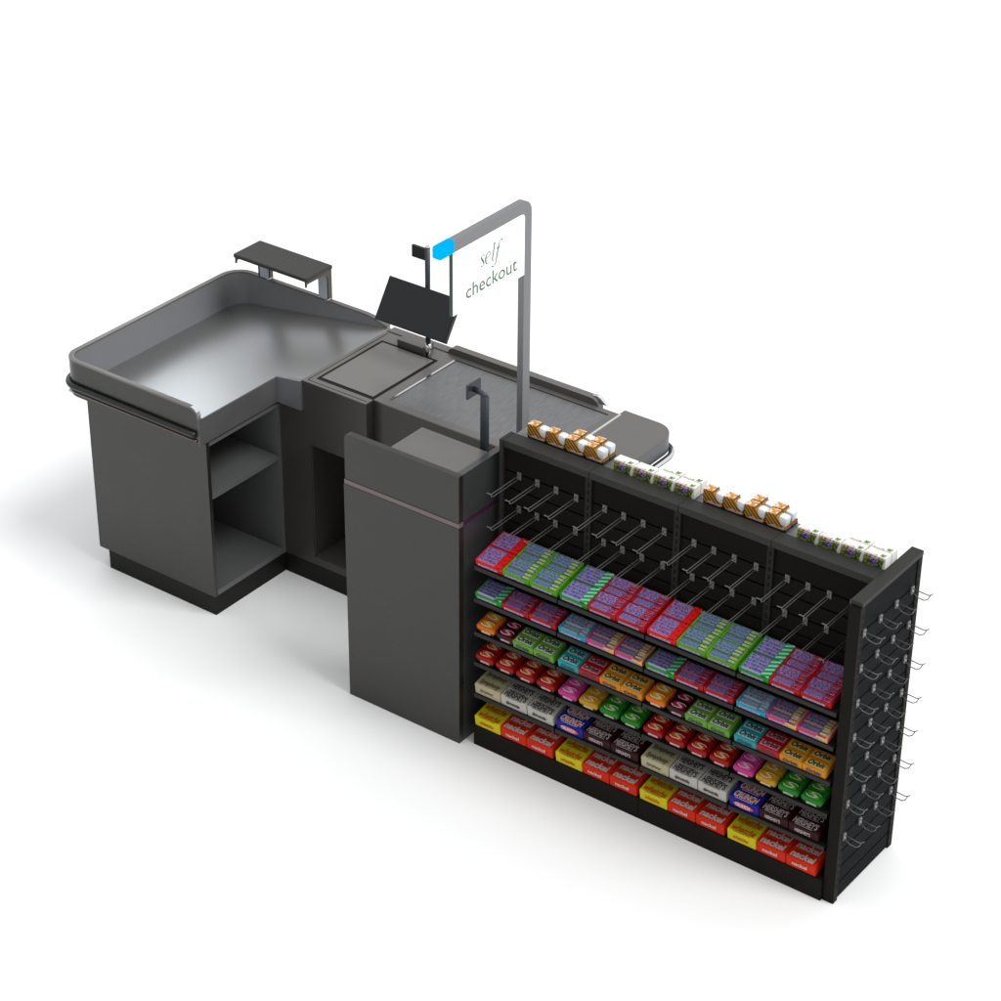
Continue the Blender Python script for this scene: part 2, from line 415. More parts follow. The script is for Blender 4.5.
FONT = None
_tc = {}
def text_mesh(s, bold=0., shear=0.):
    k = (s, bold, shear)
    if k in _tc: return _tc[k]
    cu = bpy.data.curves.new('lettering_curve', 'FONT'); cu.body = s; cu.size = 1; cu.offset = bold; cu.shear = shear
    cu.resolution_u = 3; cu.fill_mode = 'BOTH' if False else cu.fill_mode
    o = bpy.data.objects.new('t', cu); COL.objects.link(o)
    bpy.context.view_layer.update()
    me = bpy.data.meshes.new_from_object(o.evaluated_get(bpy.context.evaluated_depsgraph_get()))
    bpy.data.objects.remove(o); bpy.data.curves.remove(cu)
    vs = [v.co.copy() for v in me.vertices]; fs = [list(p.vertices) for p in me.polygons]
    x0 = min(v.x for v in vs); x1 = max(v.x for v in vs); y0 = min(v.y for v in vs); y1 = max(v.y for v in vs)
    vs = [Vector(((v.x - x0) / (x1 - x0), (v.y - y0) / (y1 - y0), 0)) for v in vs]
    bpy.data.meshes.remove(me)
    _tc[k] = (vs, fs); return _tc[k]
def put_text(bm, s, org, U, V, bold=.02, shear=0., mi=0, th=0.0006):
    """text filling the parallelogram org + U (width) + V (height), given a small thickness"""
    vs, fs = text_mesh(s, bold, shear); org, U, V = Vector(org), Vector(U), Vector(V)
    n = U.cross(V).normalized() * th
    nv = [bm.verts.new(org + U * v.x + V * v.y + n) for v in vs]
    for f in fs:
        try: bm.faces.new([nv[i] for i in f]).material_index = mi
        except ValueError: pass
bm = BM()
put_text(bm, 'checkout', (-1.65, .100, 1.7575), (0, .292, 0), (0, 0, .052), bold=.003)
G = {'s': [(0.1827, 1.8543, 0.9), (0.1875, 1.8493, 0.5), (0.1966, 1.849, 0.5), (0.2001, 1.8561, 1.0), (0.1937, 1.8686, 1.5), (0.1862, 1.8799, 1.2), (0.1873, 1.8881, 0.6), (0.1952, 1.8904, 0.4), (0.2032, 1.884, 0.9)],
'e': [(0.212, 1.8691, 0.4), (0.2263, 1.8716, 0.5), (0.2358, 1.8791, 0.7), (0.2317, 1.8885, 0.5), (0.2222, 1.8881, 0.7), (0.2131, 1.8784, 1.2), (0.2096, 1.8652, 1.4), (0.2133, 1.8517, 0.9), (0.2225, 1.8476, 0.4), (0.2336, 1.8522, 0.3)],
'l': [(0.2531, 1.9074, 0.4), (0.2618, 1.9115, 0.9), (0.2595, 1.9018, 1.1), (0.2549, 1.8798, 1.2), (0.2487, 1.8544, 1.1), (0.2512, 1.8473, 0.6), (0.2592, 1.8504, 0.3)],
'f': [(0.2465, 1.8305, 1.3), (0.2482, 1.8257, 0.8), (0.2586, 1.8238, 0.5), (0.2666, 1.833, 0.9), (0.2736, 1.8542, 1.2), (0.2813, 1.8831, 1.2), (0.2876, 1.9019, 0.8), (0.2947, 1.9104, 0.5), (0.3035, 1.9092, 0.7), (0.306, 1.9035, 1.2)],
'bar': [(0.2701, 1.8852, 0.5), (0.2821, 1.8849, 0.5), (0.2942, 1.8852, 0.5)]}
def crom(p, n=5):
    q = [p[0]] + p + [p[-1]]; o = []
    for i in range(1, len(q) - 2):
        a, b, c, d = [Vector(v) for v in q[i - 1:i + 3]]
        for k in range(n):
            t = k / n
            o.append(.5 * ((2 * b) + (c - a) * t + (2 * a - 5 * b + 4 * c - d) * t * t + (3 * b - a - 3 * c + d) * t ** 3))
    o.append(Vector(p[-1])); return o
for k, pts in G.items():
    c = crom(pts); L_, R_ = [], []
    for i, p in enumerate(c):
        d = c[min(i + 1, len(c) - 1)] - c[max(i - 1, 0)]; d = Vector((d.x, d.y)).normalized()
        w = max(.3, p.z) * .0027
        L_.append(bm.verts.new((-1.6494, p.x - d.y * w, p.y + d.x * w))); R_.append(bm.verts.new((-1.6494, p.x + d.y * w, p.y - d.x * w)))
    for i in range(len(c) - 1): bm.faces.new((L_[i], L_[i + 1], R_[i + 1], R_[i]))
part('lettering', bm, INK, sp)

# ================================================================== CANDY RACK
rk = thing('candy_rack', 'black slatwall gondola rack with tiers of candy and gum shelves', 'display rack', (-.765, .2, 0))
BAY = .3667
XL = -1.53
bays = [XL + BAY * i for i in range(4)] + [-.0435]
def bay(i): return bays[i], bays[i + 1]
for a, b in ((-1.53, -.7975), (-.7965, -.0445)):
    bm = BM(); box(bm, a, b, -.011, .1665, 0, .0875, 0, .0015); prism(bm, [(-.009, .0878), (.1660, .0878), (.1660, .0885 + .170 * math.tan(R(9)))], 0, a + .001, b - .001)
    part('base_deck', bm, RACKE, rk)
for i in range(4):
    a, b = bay(i)
    bm = BM()
    box(bm, a, b, .176, .19, .0880, 1.195, 1)
    z = 1.10
    box(bm, a, b, .1672, .1758, 1.1035, 1.195, 0)
    while z > .12:
        z2 = z - .0685
        box(bm, a, b, .1672, .1758, z2 + .0035, z - .0035, 0)
        z = z2
    part('slat_panel', bm, [RACK, GROOVE], rk)
    bm = BM(); box(bm, a + .001, b - .001, .158, .2235, 1.1955, 1.2225, 0, .0015); part('top_rail', bm, RAIL, rk)
    # shelves
    TILT = (11.6, 10, 11, 11, 9)
    for k, zt in enumerate((.785, .648, .504, .372, .232)):
        bm = BM()
        box(bm, a + .004, b - .004, -.0105, .160, -.0045 , 0)
        bmesh.ops.rotate(bm, cent=(0, -.012, 0), matrix=Matrix.Rotation(R(TILT[k]), 3, 'X'), verts=bm.verts)
        bmesh.ops.translate(bm, vec=(0, 0, zt), verts=bm.verts)
        sh = part('shelf', bm, RACKE, rk)
        bm = BM(); box(bm, a + .003, b - .003, -.0145, -.0107, zt - .0145, zt + .0015, 0, .0008); part('price_rail', bm, LIP, sh)
        bm = BM()
        for xx in (a + .003, b - .0045):
            prism(bm, [(-.006, zt - .007), (.157, zt - .007 + .160 * math.tan(R(TILT[k]))), (.157, zt - .03), (.12, zt - .03)], 0, xx, xx + .0015)
        part('bracket', bm, RACKE, sh)
def upright(x0, x1, name='upright'):
    bm = BM(); box(bm, x0, x1, .158, .1668, .088, 1.195)
    z = 1.17
    xm = (x0 + x1) / 2
    while z > .15:
        box(bm, xm - .004, xm + .004, .1574, .1582, z - .0085, z + .0085, 1); z -= .0305
    part(name, bm, [UPR, GROOVE], rk)
for i in (1, 2, 3): upright(bays[i] - .013, bays[i] + .013)
bm = BM(); box(bm, -1.545, -1.5305, .155, .2235, 0, 1.223, 0, .001); box(bm, -1.545, -1.5305, .2236, .318, 0, 1.19); part('end_post', bm, RAIL, rk)
bm = BM(); box(bm, -1.5300, -.0440, .1905, .222, 0, 1.195); part('back_panel', bm, RACKE, rk)
bm = BM(); box(bm, -1.5300, -.0440, .2245, .318, 1.196, 1.2130); part('back_top_shelf', bm, BSHELF, rk)
bm = BM(); box(bm, -1.5300, -.0440, .2225, .392, 0, .0875); part('back_base_deck', bm, RACKE, rk)
# end panel (faces +X)
bm = BM()
box(bm, -.043, 0, 0, .028, 0, 1.2045, 0, .0015)
box(bm, -.043, 0, .379, .407, 0, 1.2045, 0, .0015)
z = 1.165
for y in (.0185, .3885):
    z = 1.165
    while z > .05:
        box(bm, -.0005, .0006, y - .003, y + .003, z - .0085, z + .0085, 1); z -= .0305
ep = part('end_frame', bm, [RACKE, GROOVE], rk)
bm = BM(); box(bm, -.044, .001, .008, .408, 1.205, 1.222, 0, .0015); part('end_cap', bm, RAIL, rk)
bm = BM(); box(bm, -.040, -.003, .0012, .0076, 1.2047, 1.2056); part('end_slot', bm, GROOVE, rk)
ENDS = mat('end_slatwall_black', (.0055, .0066, .0075), .65, 0, .05, noise=.1, nscale=20)
bm = BM()
box(bm, -.042, -.0125, .0285, .3785, .001, 1.2045, 1)
box(bm, -.012, -.0035, .029, .378, 1.1035, 1.2045, 0)
z = 1.10
while z > .03:
    z2 = max(.002, z - .0685)
    box(bm, -.012, -.0035, .029, .378, z2 + .0035, z - .0035, 0); z = z - .0685
part('end_slat_panel', bm, [ENDS, GROOVE], rk)

# ------------------------------------------------------------------ hooks
ORD = ['first', 'second', 'third', 'fourth', 'fifth', 'sixth', 'seventh', 'eighth', 'ninth', 'tenth', 'eleventh', 'twelfth', 'thirteenth', 'fourteenth', 'fifteenth', 'sixteenth']
def copy_tree(src, loc, label):
    r = src.copy(); COL.objects.link(r); r.location = loc; r['label'] = label
    for ch in src.children:
        c = ch.copy(); COL.objects.link(c); c.parent = r
        for g in ch.children:
            d = g.copy(); COL.objects.link(d); d.parent = c
            for h in g.children:
                e_ = h.copy(); COL.objects.link(e_); e_.parent = d
    return r
hk = thing('display_hook', 'x', 'hook', (0, 0, 0), 'long wire hooks on the back wall of the rack')
bm = BM(); box(bm, -.0085, .0085, -.005, -.0005, -.019, .009); box(bm, -.006, .006, -.001, .004, .0, .0066); part('hook_plate', bm, WIRE, hk)
bm = BM()
tube(bm, [(0, -.004, -.002), (0, -.168, -.002), (0, -.172, -.0005)], .0018, 6)
tube(bm, [(0, -.004, -.016), (0, -.158, -.016), (0, -.165, -.013), (0, -.169, -.004)], .0018, 6)
part('wire', bm, WIRE, hk)
bm = BM(); box(bm, -.016, .004, -.1735, -.1715, -.001, .0025, 0, .0005); part('tip_tab', bm, WIRE, hk)
k = 0; src_used = False
for row, zz in enumerate((1.1015, .9645)):
    cx = 0
    for b_ in range(4):
        for off in (.068, .147, .228, .314):
            x = bays[b_] + off
            lab = 'long wire hook on the rack back wall, %s row, %s from left' % (('upper', 'lower')[row], ORD[cx]); cx += 1
            if not src_used:
                hk.location = (x, .1662, zz); hk['label'] = lab; src_used = True
            else: copy_tree(hk, (x, .1662, zz), lab)
eh = thing('end_hook', 'x', 'hook', (0, 0, 0), 'short wire hooks on the rack end panel')
bm = BM(); box(bm, -.0035, .003, -.009, .009, -.019, .008, 0, .001); part('hook_plate', bm, ENDWIRE, eh)
bm = BM()
tube(bm, [(.002, 0, .0), (.056, 0, -.004), (.066, 0, -.001), (.075, 0, .008)], .0018, 6)
tube(bm, [(.002, 0, -.015), (.022, 0, -.027), (.045, 0, -.029), (.058, 0, -.020), (.066, 0, -.002)], .0018, 6)
part('wire', bm, ENDWIRE, eh)
src_used = False
ROWN = ['topmost', 'second', 'third', 'fourth', 'fifth', 'sixth', 'lowest']
COLN = ['nearest the front edge', 'second from the front edge', 'third from the front edge', 'at the back edge']
for r_ in range(7):
    for c_, y in enumerate((.037, .143, .249, .355)):
        lab = 'short hook on the rack end panel, %s row, %s' % (ROWN[r_], COLN[c_])
        p = (-.0002, y, 1.1005 - .1375 * r_)
        if not src_used: eh.location = p; eh['label'] = lab; src_used = True
        else: copy_tree(eh, p, lab)

# ================================================================== PRODUCTS
def C(*c): return c
PUR = (.05, .035, .19); LAV = (.26, .22, .46); WHT = (.6, .58, .62)
STYLE = {  # frame, frame-right, stick print a, b, ridge, end, flap?
 'red':   dict(desc='bright red', frame=(.62, .012, .015), a=PUR, b=LAV, ridge=(.55, .12, .16), end=('print', (.60, .010, .01), (.10, .0, .0), 130, .60), flap=True),
 'lime':  dict(desc='lime green', frame=(.09, .29, .008), a=(.05, .075, .2), b=(.16, .22, .4), ridge=(.18, .32, .10), end=('print', (.20, .36, .03), (.36, .47, .10), 300), flap=False),
 'mint':  dict(desc='dark green and white striped', frame=(.015, .25, .02), a=PUR, b=LAV, ridge=(.28, .32, .42), end=('stripes', (.01, .27, .05), (.30, .55, .48), 17, (0, 0, 1.15), .62), flap=True),
 'berry': dict(desc='dark red', frame=(.40, .008, .01), a=PUR, b=(.3, .24, .5), ridge=(.42, .08, .10), end=('print', (.50, .02, .01), (.14, .0, .0), 150, .56), flap=False),
 'teal':  dict(desc='turquoise blue', frame=(.01, .30, .42), a=(.08, .11, .22), b=(.35, .42, .52), ridge=(.3, .42, .5), end=('print', (.45, .52, .56), (.16, .24, .34), 200), flap=False),
 'pinky': dict(desc='pink and yellow', frame=(.62, .03, .18), a=(.07, .05, .22), b=(.3, .22, .45), ridge=(.36, .26, .13), end=('stripes', (.62, .42, .03), (.7, .62, .35), 19, (0, 0, 1.5)), flap=False),
}
def mk(kind, name):
    if kind[0] == 'stripes': return mat_stripes(name, kind[1], kind[2], kind[3], kind[4], kind[5] if len(kind) > 5 else .5)
    return mat_print(name, *kind[1:])
TEMPL = {}
def finish_template(root, key): TEMPL[key] = root
def gum_carton(key):
    """origin at front-left-bottom, x right, y back"""
    s = STYLE[key]; W, D, H = .1165, .0855, .031
    t = thing('gum_carton', 'x', 'gum carton')
    fm = mat(key + '_carton_board', s['frame'], .4, 0, .1); pr = mat_print(key + '_wrap_print', s['a'], s['b'], 330, .52)
    fr = mat(key + '_carton_board_right', (.62, .40, .06), .4) if key == 'pinky' else fm
    rg = mat(key + '_wrap_edge', s['ridge'], .35, 0, .1); en = mk(s['end'], key + '_end_print')
    bm = BM()
    box(bm, .0005, W - .0005, .0005, D - .0005, 0, .019, 0, .001)
    box(bm, .0005, .008, .0006, D - .0006, .0185, .0275, 0, .0008)
    box(bm, W - .007, W - .0005, .0006, D - .0006, .0185, .0262, 1 if key == 'pinky' else 0, .0008)
    box(bm, .008, W - .007, .0006, .0035, .0185, .0215, 0)
    box(bm, .008, W - .007, D - .004, D - .0006, .0185, .0255, 0)
    if key == 'pinky': box(bm, W * .62, W - .0008, -.0002, .004, .002, .020, 1)
    part('tray', bm, [fm, fr], t)
    bm = BM(); box(bm, .010, W - .022, -.0004, .0004, .003, .0115); part('front_label', bm, mat_print(key + '_front_print', (.16, .12, .3), (.5, .46, .6), 300, .5), t)
    n = 5; xa, xb = .0082, W - .0072; xm = xb - (.024 if s['flap'] else .030)
    p = (D - .0095) / n
    for i in range(n):
        y0 = .0042 + p * i
        bm = BM()
        zt = .0318 if (i > 1 or s['flap']) else .0245
        box(bm, xa, xm, y0, y0 + p - .0010, .0188, zt, 0, .0022)
        if not s['flap']: box(bm, xm + .0002, xb, y0 + .0005, y0 + p - .0010, .0188, zt - .0004, 2, .0022)
        box(bm, xa + .001, xm - .001, y0 - .0013, y0 + .0006, .0188, zt + .0003, 1)
        part('gum_pack', bm, [pr, rg, en], t)
    if s['flap']:
        bm = BM(); box(bm, xm + .0003, W - .0006, .0006, D - .0006, .0262, .0308, 0, .0006); part('carton_flap', bm, en, t)
    return t
def s_swoosh(bm, cx, cy, z, w, h, frame):
    """slanted S ribbon; frame(u,v) -> 3d"""
    pts = [(-.46, -.10, .7), (-.30, -.34, 1.), (.0, -.36, 1.1), (.22, -.16, 1.2), (.05, .04, 1.5), (-.16, .18, 1.2), (-.02, .36, 1.0), (.26, .36, .8), (.46, .14, .5)]
    c = crom(pts, 3); A, B = [], []
    for i, p in enumerate(c):
        d = c[min(i + 1, len(c) - 1)] - c[max(i - 1, 0)]; d = Vector((d.x, d.y)).normalized(); ww = .055 * p.z
        A.append(bm.verts.new(frame(cx + (p.x - d.y * ww) * w, cy + (p.y + d.x * ww) * h, z))); B.append(bm.verts.new(frame(cx + (p.x + d.y * ww) * w, cy + (p.y - d.x * ww) * h, z)))
    for i in range(len(c) - 1): bm.faces.new((A[i], A[i + 1], B[i + 1], B[i]))
def ellipse(bm, cx, cy, z, a, b, rot, frame, mi=0):
    vs = []
    for k in range(16):
        t = 2 * math.pi * k / 16; x, y = a * math.cos(t), b * math.sin(t)
        vs.append(bm.verts.new(frame(cx + x * math.cos(rot) - y * math.sin(rot), cy + x * math.sin(rot) + y * math.cos(rot), z)))
    bm.faces.new(vs).material_index = mi
CANDY = {
 'orange':  dict(desc='bright orange', body=(.62, .14, .008), lens=(.62, .42, .02), edge=(.8, .75, .5)),
 'maroon':  dict(desc='dark maroon', body=(.03, .001, .004), lens=(.42, .01, .06), edge=(.6, .5, .5)),
 'scarlet': dict(desc='scarlet red', body=(.30, .003, .004), lens=(.62, .12, .02), edge=(.75, .6, .45)),
 'pink':    dict(desc='magenta pink', body=(.48, .035, .21), lens=(.68, .14, .40), edge=(.8, .5, .65)),
 'gold':    dict(desc='golden yellow', body=(.44, .25, .012), lens=(.60, .24, .015), edge=(.7, .6, .35)),
 'green':   dict(desc='leaf green', body=(.012, .17, .012), lens=(.10, .33, .02), edge=(.5, .65, .45)),
}
def s_carton(key):
    s = CANDY[key]; W, D, H = .083, .084, .036
    t = thing('candy_carton', 'x', 'candy carton')
    body = mat(key + '_candy_film', s['body'], .4, 0, .14, noise=.12, nscale=70); lens = mat(key + '_candy_lens', s['lens'], .35, 0, .1); edge = mat(key + '_candy_swoosh', s['edge'], .4, 0, .1)
    bm = BM()
    prism(bm, [(.012, 0), (W - .012, 0), (W - .006, .016), (.006, .016)], 1, .004, D - .001)
    part('tray', bm, mat('dark_candy_tray', (.012, .010, .010), .5), t)
    for i, y0 in enumerate((.0, .0425)):
        bm = BM(); box(bm, .002, W - .002, y0 + .0005, y0 + .0415, .0125, .0365, 0, .0075)
        pk = part('candy_pack', bm, body, t, 50)
        fr = lambda u, v, w_: (u, v, w_)
        bm = BM(); ellipse(bm, W / 2, y0 + .0205, .0369, .026, .0125, -.35, fr); part('pack_emblem', bm, lens, pk)
        bm = BM(); s_swoosh(bm, W / 2, y0 + .0205, .0373, .058, .031, fr); part('swoosh', bm, edge, pk)
    bm = BM(); box(bm, .020, .060, .0032, .0048, .003, .0125, 0, .0006)
    part('front_label', bm, mat(key + '_pale_label', tuple(.35 + .5 * c for c in s['lens']), .5, noise=.3, nscale=160), t)
    return t
ORBIT = {
 'applegreen': dict(desc='apple green', body=(.12, .31, .03), band=(.50, .62, .42)),
 'aqua':       dict(desc='aqua teal', body=(.01, .30, .33), band=(.35, .60, .60)),
 'cherry':     dict(desc='cherry red', body=(.34, .006, .01), band=(.65, .20, .22)),
 'amber':      dict(desc='amber orange', body=(.58, .22, .008), band=(.66, .50, .10)),
}
NAVY = mat('navy_ink', (.012, .02, .06), .4)
def orbit_carton(key):
    s = ORBIT[key]; W, D, H = .0885, .085, .033
    t = thing('chewing_gum_box', 'x', 'gum box')
    body = mat(key + '_box_board', s['body'], .35, 0, .18, noise=.06, nscale=40); band = mat(key + '_box_band', tuple(min(.8, c * .95 + .02) for c in s['band']), .35, 0, .2, noise=.1, nscale=60)
    bm = BM(); box(bm, .0005, W - .0005, .0005, D - .0005, 0, .030, 0, .0018); part('carton', bm, body, t)
    for y0 in (.001, .0430):
        bm = BM(); box(bm, .0012, W - .0012, y0, y0 + .0405, .0302, .0330, 0, .0012)
        pk = part('gum_pack', bm, body, t)
        bm = BM(); box(bm, .008, W - .010, y0 + .005, y0 + .030, .0331, .0334); part('print_band', bm, band, pk)
        bm = BM(); put_text(bm, 'Orbit', (.012, y0 + .009, .0338), (.064, 0, 0), (0, .022, 0), bold=.035, shear=.1)
        part('lettering', bm, NAVY, pk)
    bm = BM(); put_text(bm, 'Orbit', (.014, -.0006, .006), (.058, 0, 0), (0, 0, .0165), bold=.045, shear=.1); part('lettering', bm, NAVY, t)
    return t
CHOC = {
 'cream':  dict(desc='cream', name='wide box of cream wrapped bars', body=(.43, .39, .24), ink=(.12, .10, .06), panel=None, text='Symphony', small='Symphony', sh=.3),
 'silver': dict(desc='silver white', body=(.46, .45, .41), ink=(.04, .04, .04), panel=(.42, .42, .38), text="HERSHEY'S", small='almonds', sh=0),
 'blue':   dict(desc='royal blue', body=(.012, .016, .26), ink=(.62, .58, .58), panel=(.55, .05, .03), text='CRUNCH', small='CRUNCH', sh=.12),
 'brown':  dict(desc='dark brown', body=(.022, .003, .004), ink=(.42, .36, .36), panel=None, text="HERSHEY'S", small="HERSHEY'S", sh=.08),
 'yellow': dict(desc='lemon yellow', body=(.60, .53, .008), ink=(.52, .10, .01), panel=None, text='whatcha', small='whatcha', sh=.3),
 'tomato': dict(desc='orange red', body=(.60, .022, .003), ink=(.55, .48, .46), panel=None, text='nackel', small='nackel', sh=.1),
}
def choc_carton(key):
    s = CHOC[key]; W, D, H = .1165, .086, .046
    t = thing('chocolate_bar_box', 'x', 'chocolate box')
    body = mat(key + '_chocolate_board', s['body'], .42, 0, .1, noise=.08, nscale=45); ink = mat(key + '_chocolate_ink', s['ink'], .4, 0, .1)
    bm = BM(); prism(bm, [(.0015, .0), (D - .001, 0), (D - .001, H), (.046, H), (.0445, H - .0012), (.0430, H), (.0055, H - .001), (.0015, H - .006)], 0, .0006, W - .0006)
    bmesh.ops.bevel(bm, geom=[e_ for e_ in bm.edges if abs(e_.verts[0].co.x - e_.verts[1].co.x) < 1e-6], offset=.0012, segments=1, affect='EDGES', clamp_overlap=True)
    part('carton', bm, body, t)
    for y0 in (.0, .0430):
        if s['panel']:
            bm = BM()
            if key == 'blue': ellipse(bm, W / 2, y0 + .022, H + .0003, .047, .013, 0, lambda u, v, w_: (u, v, w_))
            else: box(bm, .012, W - .014, y0 + .011, y0 + .033, H + .0001, H + .0005)
            part('name_panel', bm, mat(key + '_panel_ink', s['panel'], .4), t)
        bm = BM(); put_text(bm, s['text'], (.011, y0 + .0075, H + .0006), (W - .024, 0, 0), (0, .029, 0), bold=.035, shear=s['sh'])
        part('lettering', bm, ink, t)
        if key in ('tomato', 'silver'):
            bm = BM(); box(bm, .016, W - .030, y0 + .0372, y0 + .0412, H + .0001, H + .0005)
            part('rule_line', bm, mat(key + '_upper_rule', (.12, .02, .01) if key == 'tomato' else (.05, .05, .05), .4, 0, .1), t)
        if key in ('brown', 'silver', 'yellow', 'blue'):
            bm = BM(); box(bm, .022, W - .026, y0 + .0030, y0 + .0052, H + .0001, H + .0005)
            part('rule_line', bm, mat(key + '_rule', (.35, .3, .3) if key == 'brown' else (.10, .08, .05) if key != 'blue' else (.6, .55, .6), .4), t)
    if key == 'blue':
        bm = BM(); ellipse(bm, W / 2, .0215, -.0011, .040, .0125, 0, lambda u, v, w_: (u, w_, v)); part('name_panel', bm, MATS['blue_panel_ink'], t)
    bm = BM(); put_text(bm, s['small'], (.024, -.0008 if key == 'blue' else .0008, .013), (W - .056, 0, 0), (0, 0, .017), bold=.035, shear=s['sh']); part('lettering', bm, ink, t)
    return t

def place(templ_fn, key, loc, label, group, rot=0.):
    k = (templ_fn.__name__, key)
    if k not in TEMPL:
        r = templ_fn(key); TEMPL[k] = r; r.location = loc; r['label'] = label
    else: r = copy_tree(TEMPL[k], loc, label)
    r['group'] = group; r.rotation_euler = (rot, 0, 0)
    return r
# top tilted shelf: two rows deep
SH1 = [['red', 'lime', 'lime'], ['mint', 'berry', 'berry']] * 2
SH2 = [['mint', 'berry', 'berry'], ['teal', 'pinky', 'pinky']] * 2
tilt = R(11.6)
for row in range(2):
    ci = 0
    for b_ in range(4):
        for c_ in range(3):
            key = SH1[b_][c_]; x = bays[b_] + .0055 + .1185 * c_
            d = .006 + row * .0875
            loc = (x, -.012 + d * math.cos(tilt), .7862 + d * math.sin(tilt))
            place(gum_carton, key, loc, '%s gum carton, %s row of the top shelf, %s from left' % (STYLE[key]['desc'], ('front', 'back')[row], ORD[ci]), 'gum cartons on the top shelf', tilt); ci += 1
ci = 0
for b_ in range(4):
    for c_ in range(3):
        key = SH2[b_][c_]; x = bays[b_] + .0055 + .1185 * c_
        place(gum_carton, key, (x, -.0085, .6495), '%s gum carton on the second shelf down, %s from left' % (STYLE[key]['desc'], ORD[ci]), 'gum cartons on the second shelf', R(10)); ci += 1
SH3 = [[('s', 'orange', .010), ('s', 'maroon', .097), ('o', 'applegreen', .175), ('o', 'applegreen', .265)], [('o', 'aqua', .006), ('o', 'cherry', .0955), ('o', 'amber', .185), ('o', 'amber', .2745)]] * 2
SH4 = [[('s', 'scarlet', .006 + .091 * i) for i in range(4)], [('s', 'pink', .008), ('s', 'gold', .098), ('s', 'green', .187), ('s', 'green', .277)]] * 2
for shelf, zt, ordn in ((SH3, .5045, 'third'), (SH4, .3725, 'fourth')):
    ci = 0
    for b_ in range(4):
        for t_, key, off in shelf[b_]:
            fn = s_carton if t_ == 's' else orbit_carton
            d = (CANDY if t_ == 's' else ORBIT)[key]['desc']
            nm = 'rounded candy carton' if t_ == 's' else 'square gum box'
            place(fn, key, (bays[b_] + off, -.0085, zt + .0012), '%s %s on the %s shelf down, %s from left' % (d, nm, ordn, ORD[ci]), 'candy and gum boxes on the %s shelf' % ordn, R(11)); ci += 1
for shelf, zt, ordn in (([['cream', 'silver', 'silver'], ['blue', 'brown', 'brown']] * 2, .2325, 'fifth shelf'), ([['yellow', 'tomato', 'tomato']] * 4, .0880, 'bottom deck')):
    ci = 0
    for b_ in range(4):
        for c_ in range(3):
            key = shelf[b_][c_]; x = bays[b_] + .0045 + .1185 * c_
            place(choc_carton, key, (x, -.0085, zt + .0012), '%s chocolate bar box on the %s, %s from left' % (CHOC[key]['desc'], ordn, ORD[ci]), 'chocolate boxes on the %s' % ordn, R(9)); ci += 1

# goods on top of the rack
GOLDP = mat_stripes('golden_striped_carton', (.045, .022, .008), (.40, .20, .03), 27, (0, .75, 0), .30)
def snack_pack(key):
    """origin front-left-bottom"""
    t = thing('snack_pack', 'x', 'snack pack')
    D = .040
    bm = BM(); box(bm, .001, .080, .001, D - .001, 0, .011, 0, .003); part('black_tray', bm, BLACK, t)
    bm = BM()
    prism(bm, [(.001, .013), (.012, .009), (.040, .010), (.070, .009), (.079, .014), (.076, .0185), (.064, .0185), (.040, .056), (.001, .056)], 1, .001, D - .001)
    part('carton', bm, GOLDP, t)
    bm = BM(); box(bm, .0015, .0385, .0015, D - .0015, .0562, .0572, 0); part('top_print', bm, mat_print('golden_top_print', (.50, .22, .03), (.75, .62, .5), 60, .52), t)
    bm = BM(); box(bm, .038, .042, .0006, D - .0006, .054, .0582, 0, .001); part('carton_strap', bm, mat('strap_brown', (.09, .05, .03), .5), t)
    bm = BM(); prism(bm, [(.012, .0095), (.040, .0095), (.072, .0095), (.074, .016), (.062, .018), (.050, .014), (.036, .020), (.022, .016)], 1, .0000, .0010)
    part('pink_label', bm, mat('pale_pink_label', (.50, .34, .28), .5, noise=.2, nscale=120), t)
    bm = BM()
    box(bm, .0455, .0785, .003, D - .003, .0195, .0555, 0, .010)
    bmesh.ops.rotate(bm, cent=(.059, D / 2, .04), matrix=Matrix.Rotation(R(7), 3, 'Y'), verts=bm.verts)
    part('white_cup', bm, mat('translucent_white_cup', (.66, .70, .74), .35), t, 50)
    return t
def juice_carton(key):
    t = thing('juice_pack', 'x', 'juice pack'); W, D, H = .0775, .041, .044
    white = mat('white_carton_board', (.80, .80, .80), .4)
    bm = BM(); box(bm, .0005, W, .001, D - .001, 0, H, 0, .0015)
    part('carton', bm, white, t)
    bm = BM(); prism(bm, [(.0005, .0), (W - .012, .0), (W - .010, .018), (W - .004, .036), (W - .016, .034), (.040, .031), (.0005, .035)], 1, -.0004, .0009)
    part('leaf_print', bm, mat_print('leafy_green_print', (.025, .085, .008), (.24, .27, .03), 100, .5), t)
    bm = BM(); prism(bm, [(.020, .014), (.032, .010), (.045, .012), (.051, .020), (.047, .031), (.034, .033), (.023, .031), (.017, .022)], 1, -.0010, -.0005)
    part('purple_badge', bm, mat_print('purple_badge_ink', (.07, .03, .22), (.30, .24, .42), 90, .55), t)
    bm = BM(); prism(bm, [(.0005, .036), (.040, .032), (W - .016, .035), (W - .006, .0395), (.0005, .0415)], 1, -.0003, .0008)
    part('red_band', bm, mat_print('red_band_print', (.28, .05, .06), (.6, .55, .5), 80, .5), t)
    bm = BM(); box(bm, W - .024, W - .006, .004, .020, H + .0002, H + .0008); box(bm, .006, .046, .0022, .0068, H + .0002, H + .0007, 1); part('green_top_mark', bm, [ mat_print('green_mark', (.08, .22, .02), (.4, .5, .2), 90, .5), mat_print('top_fruit_print', (.35, .08, .12), (.75, .6, .35), 120, .5)], t)
    return t
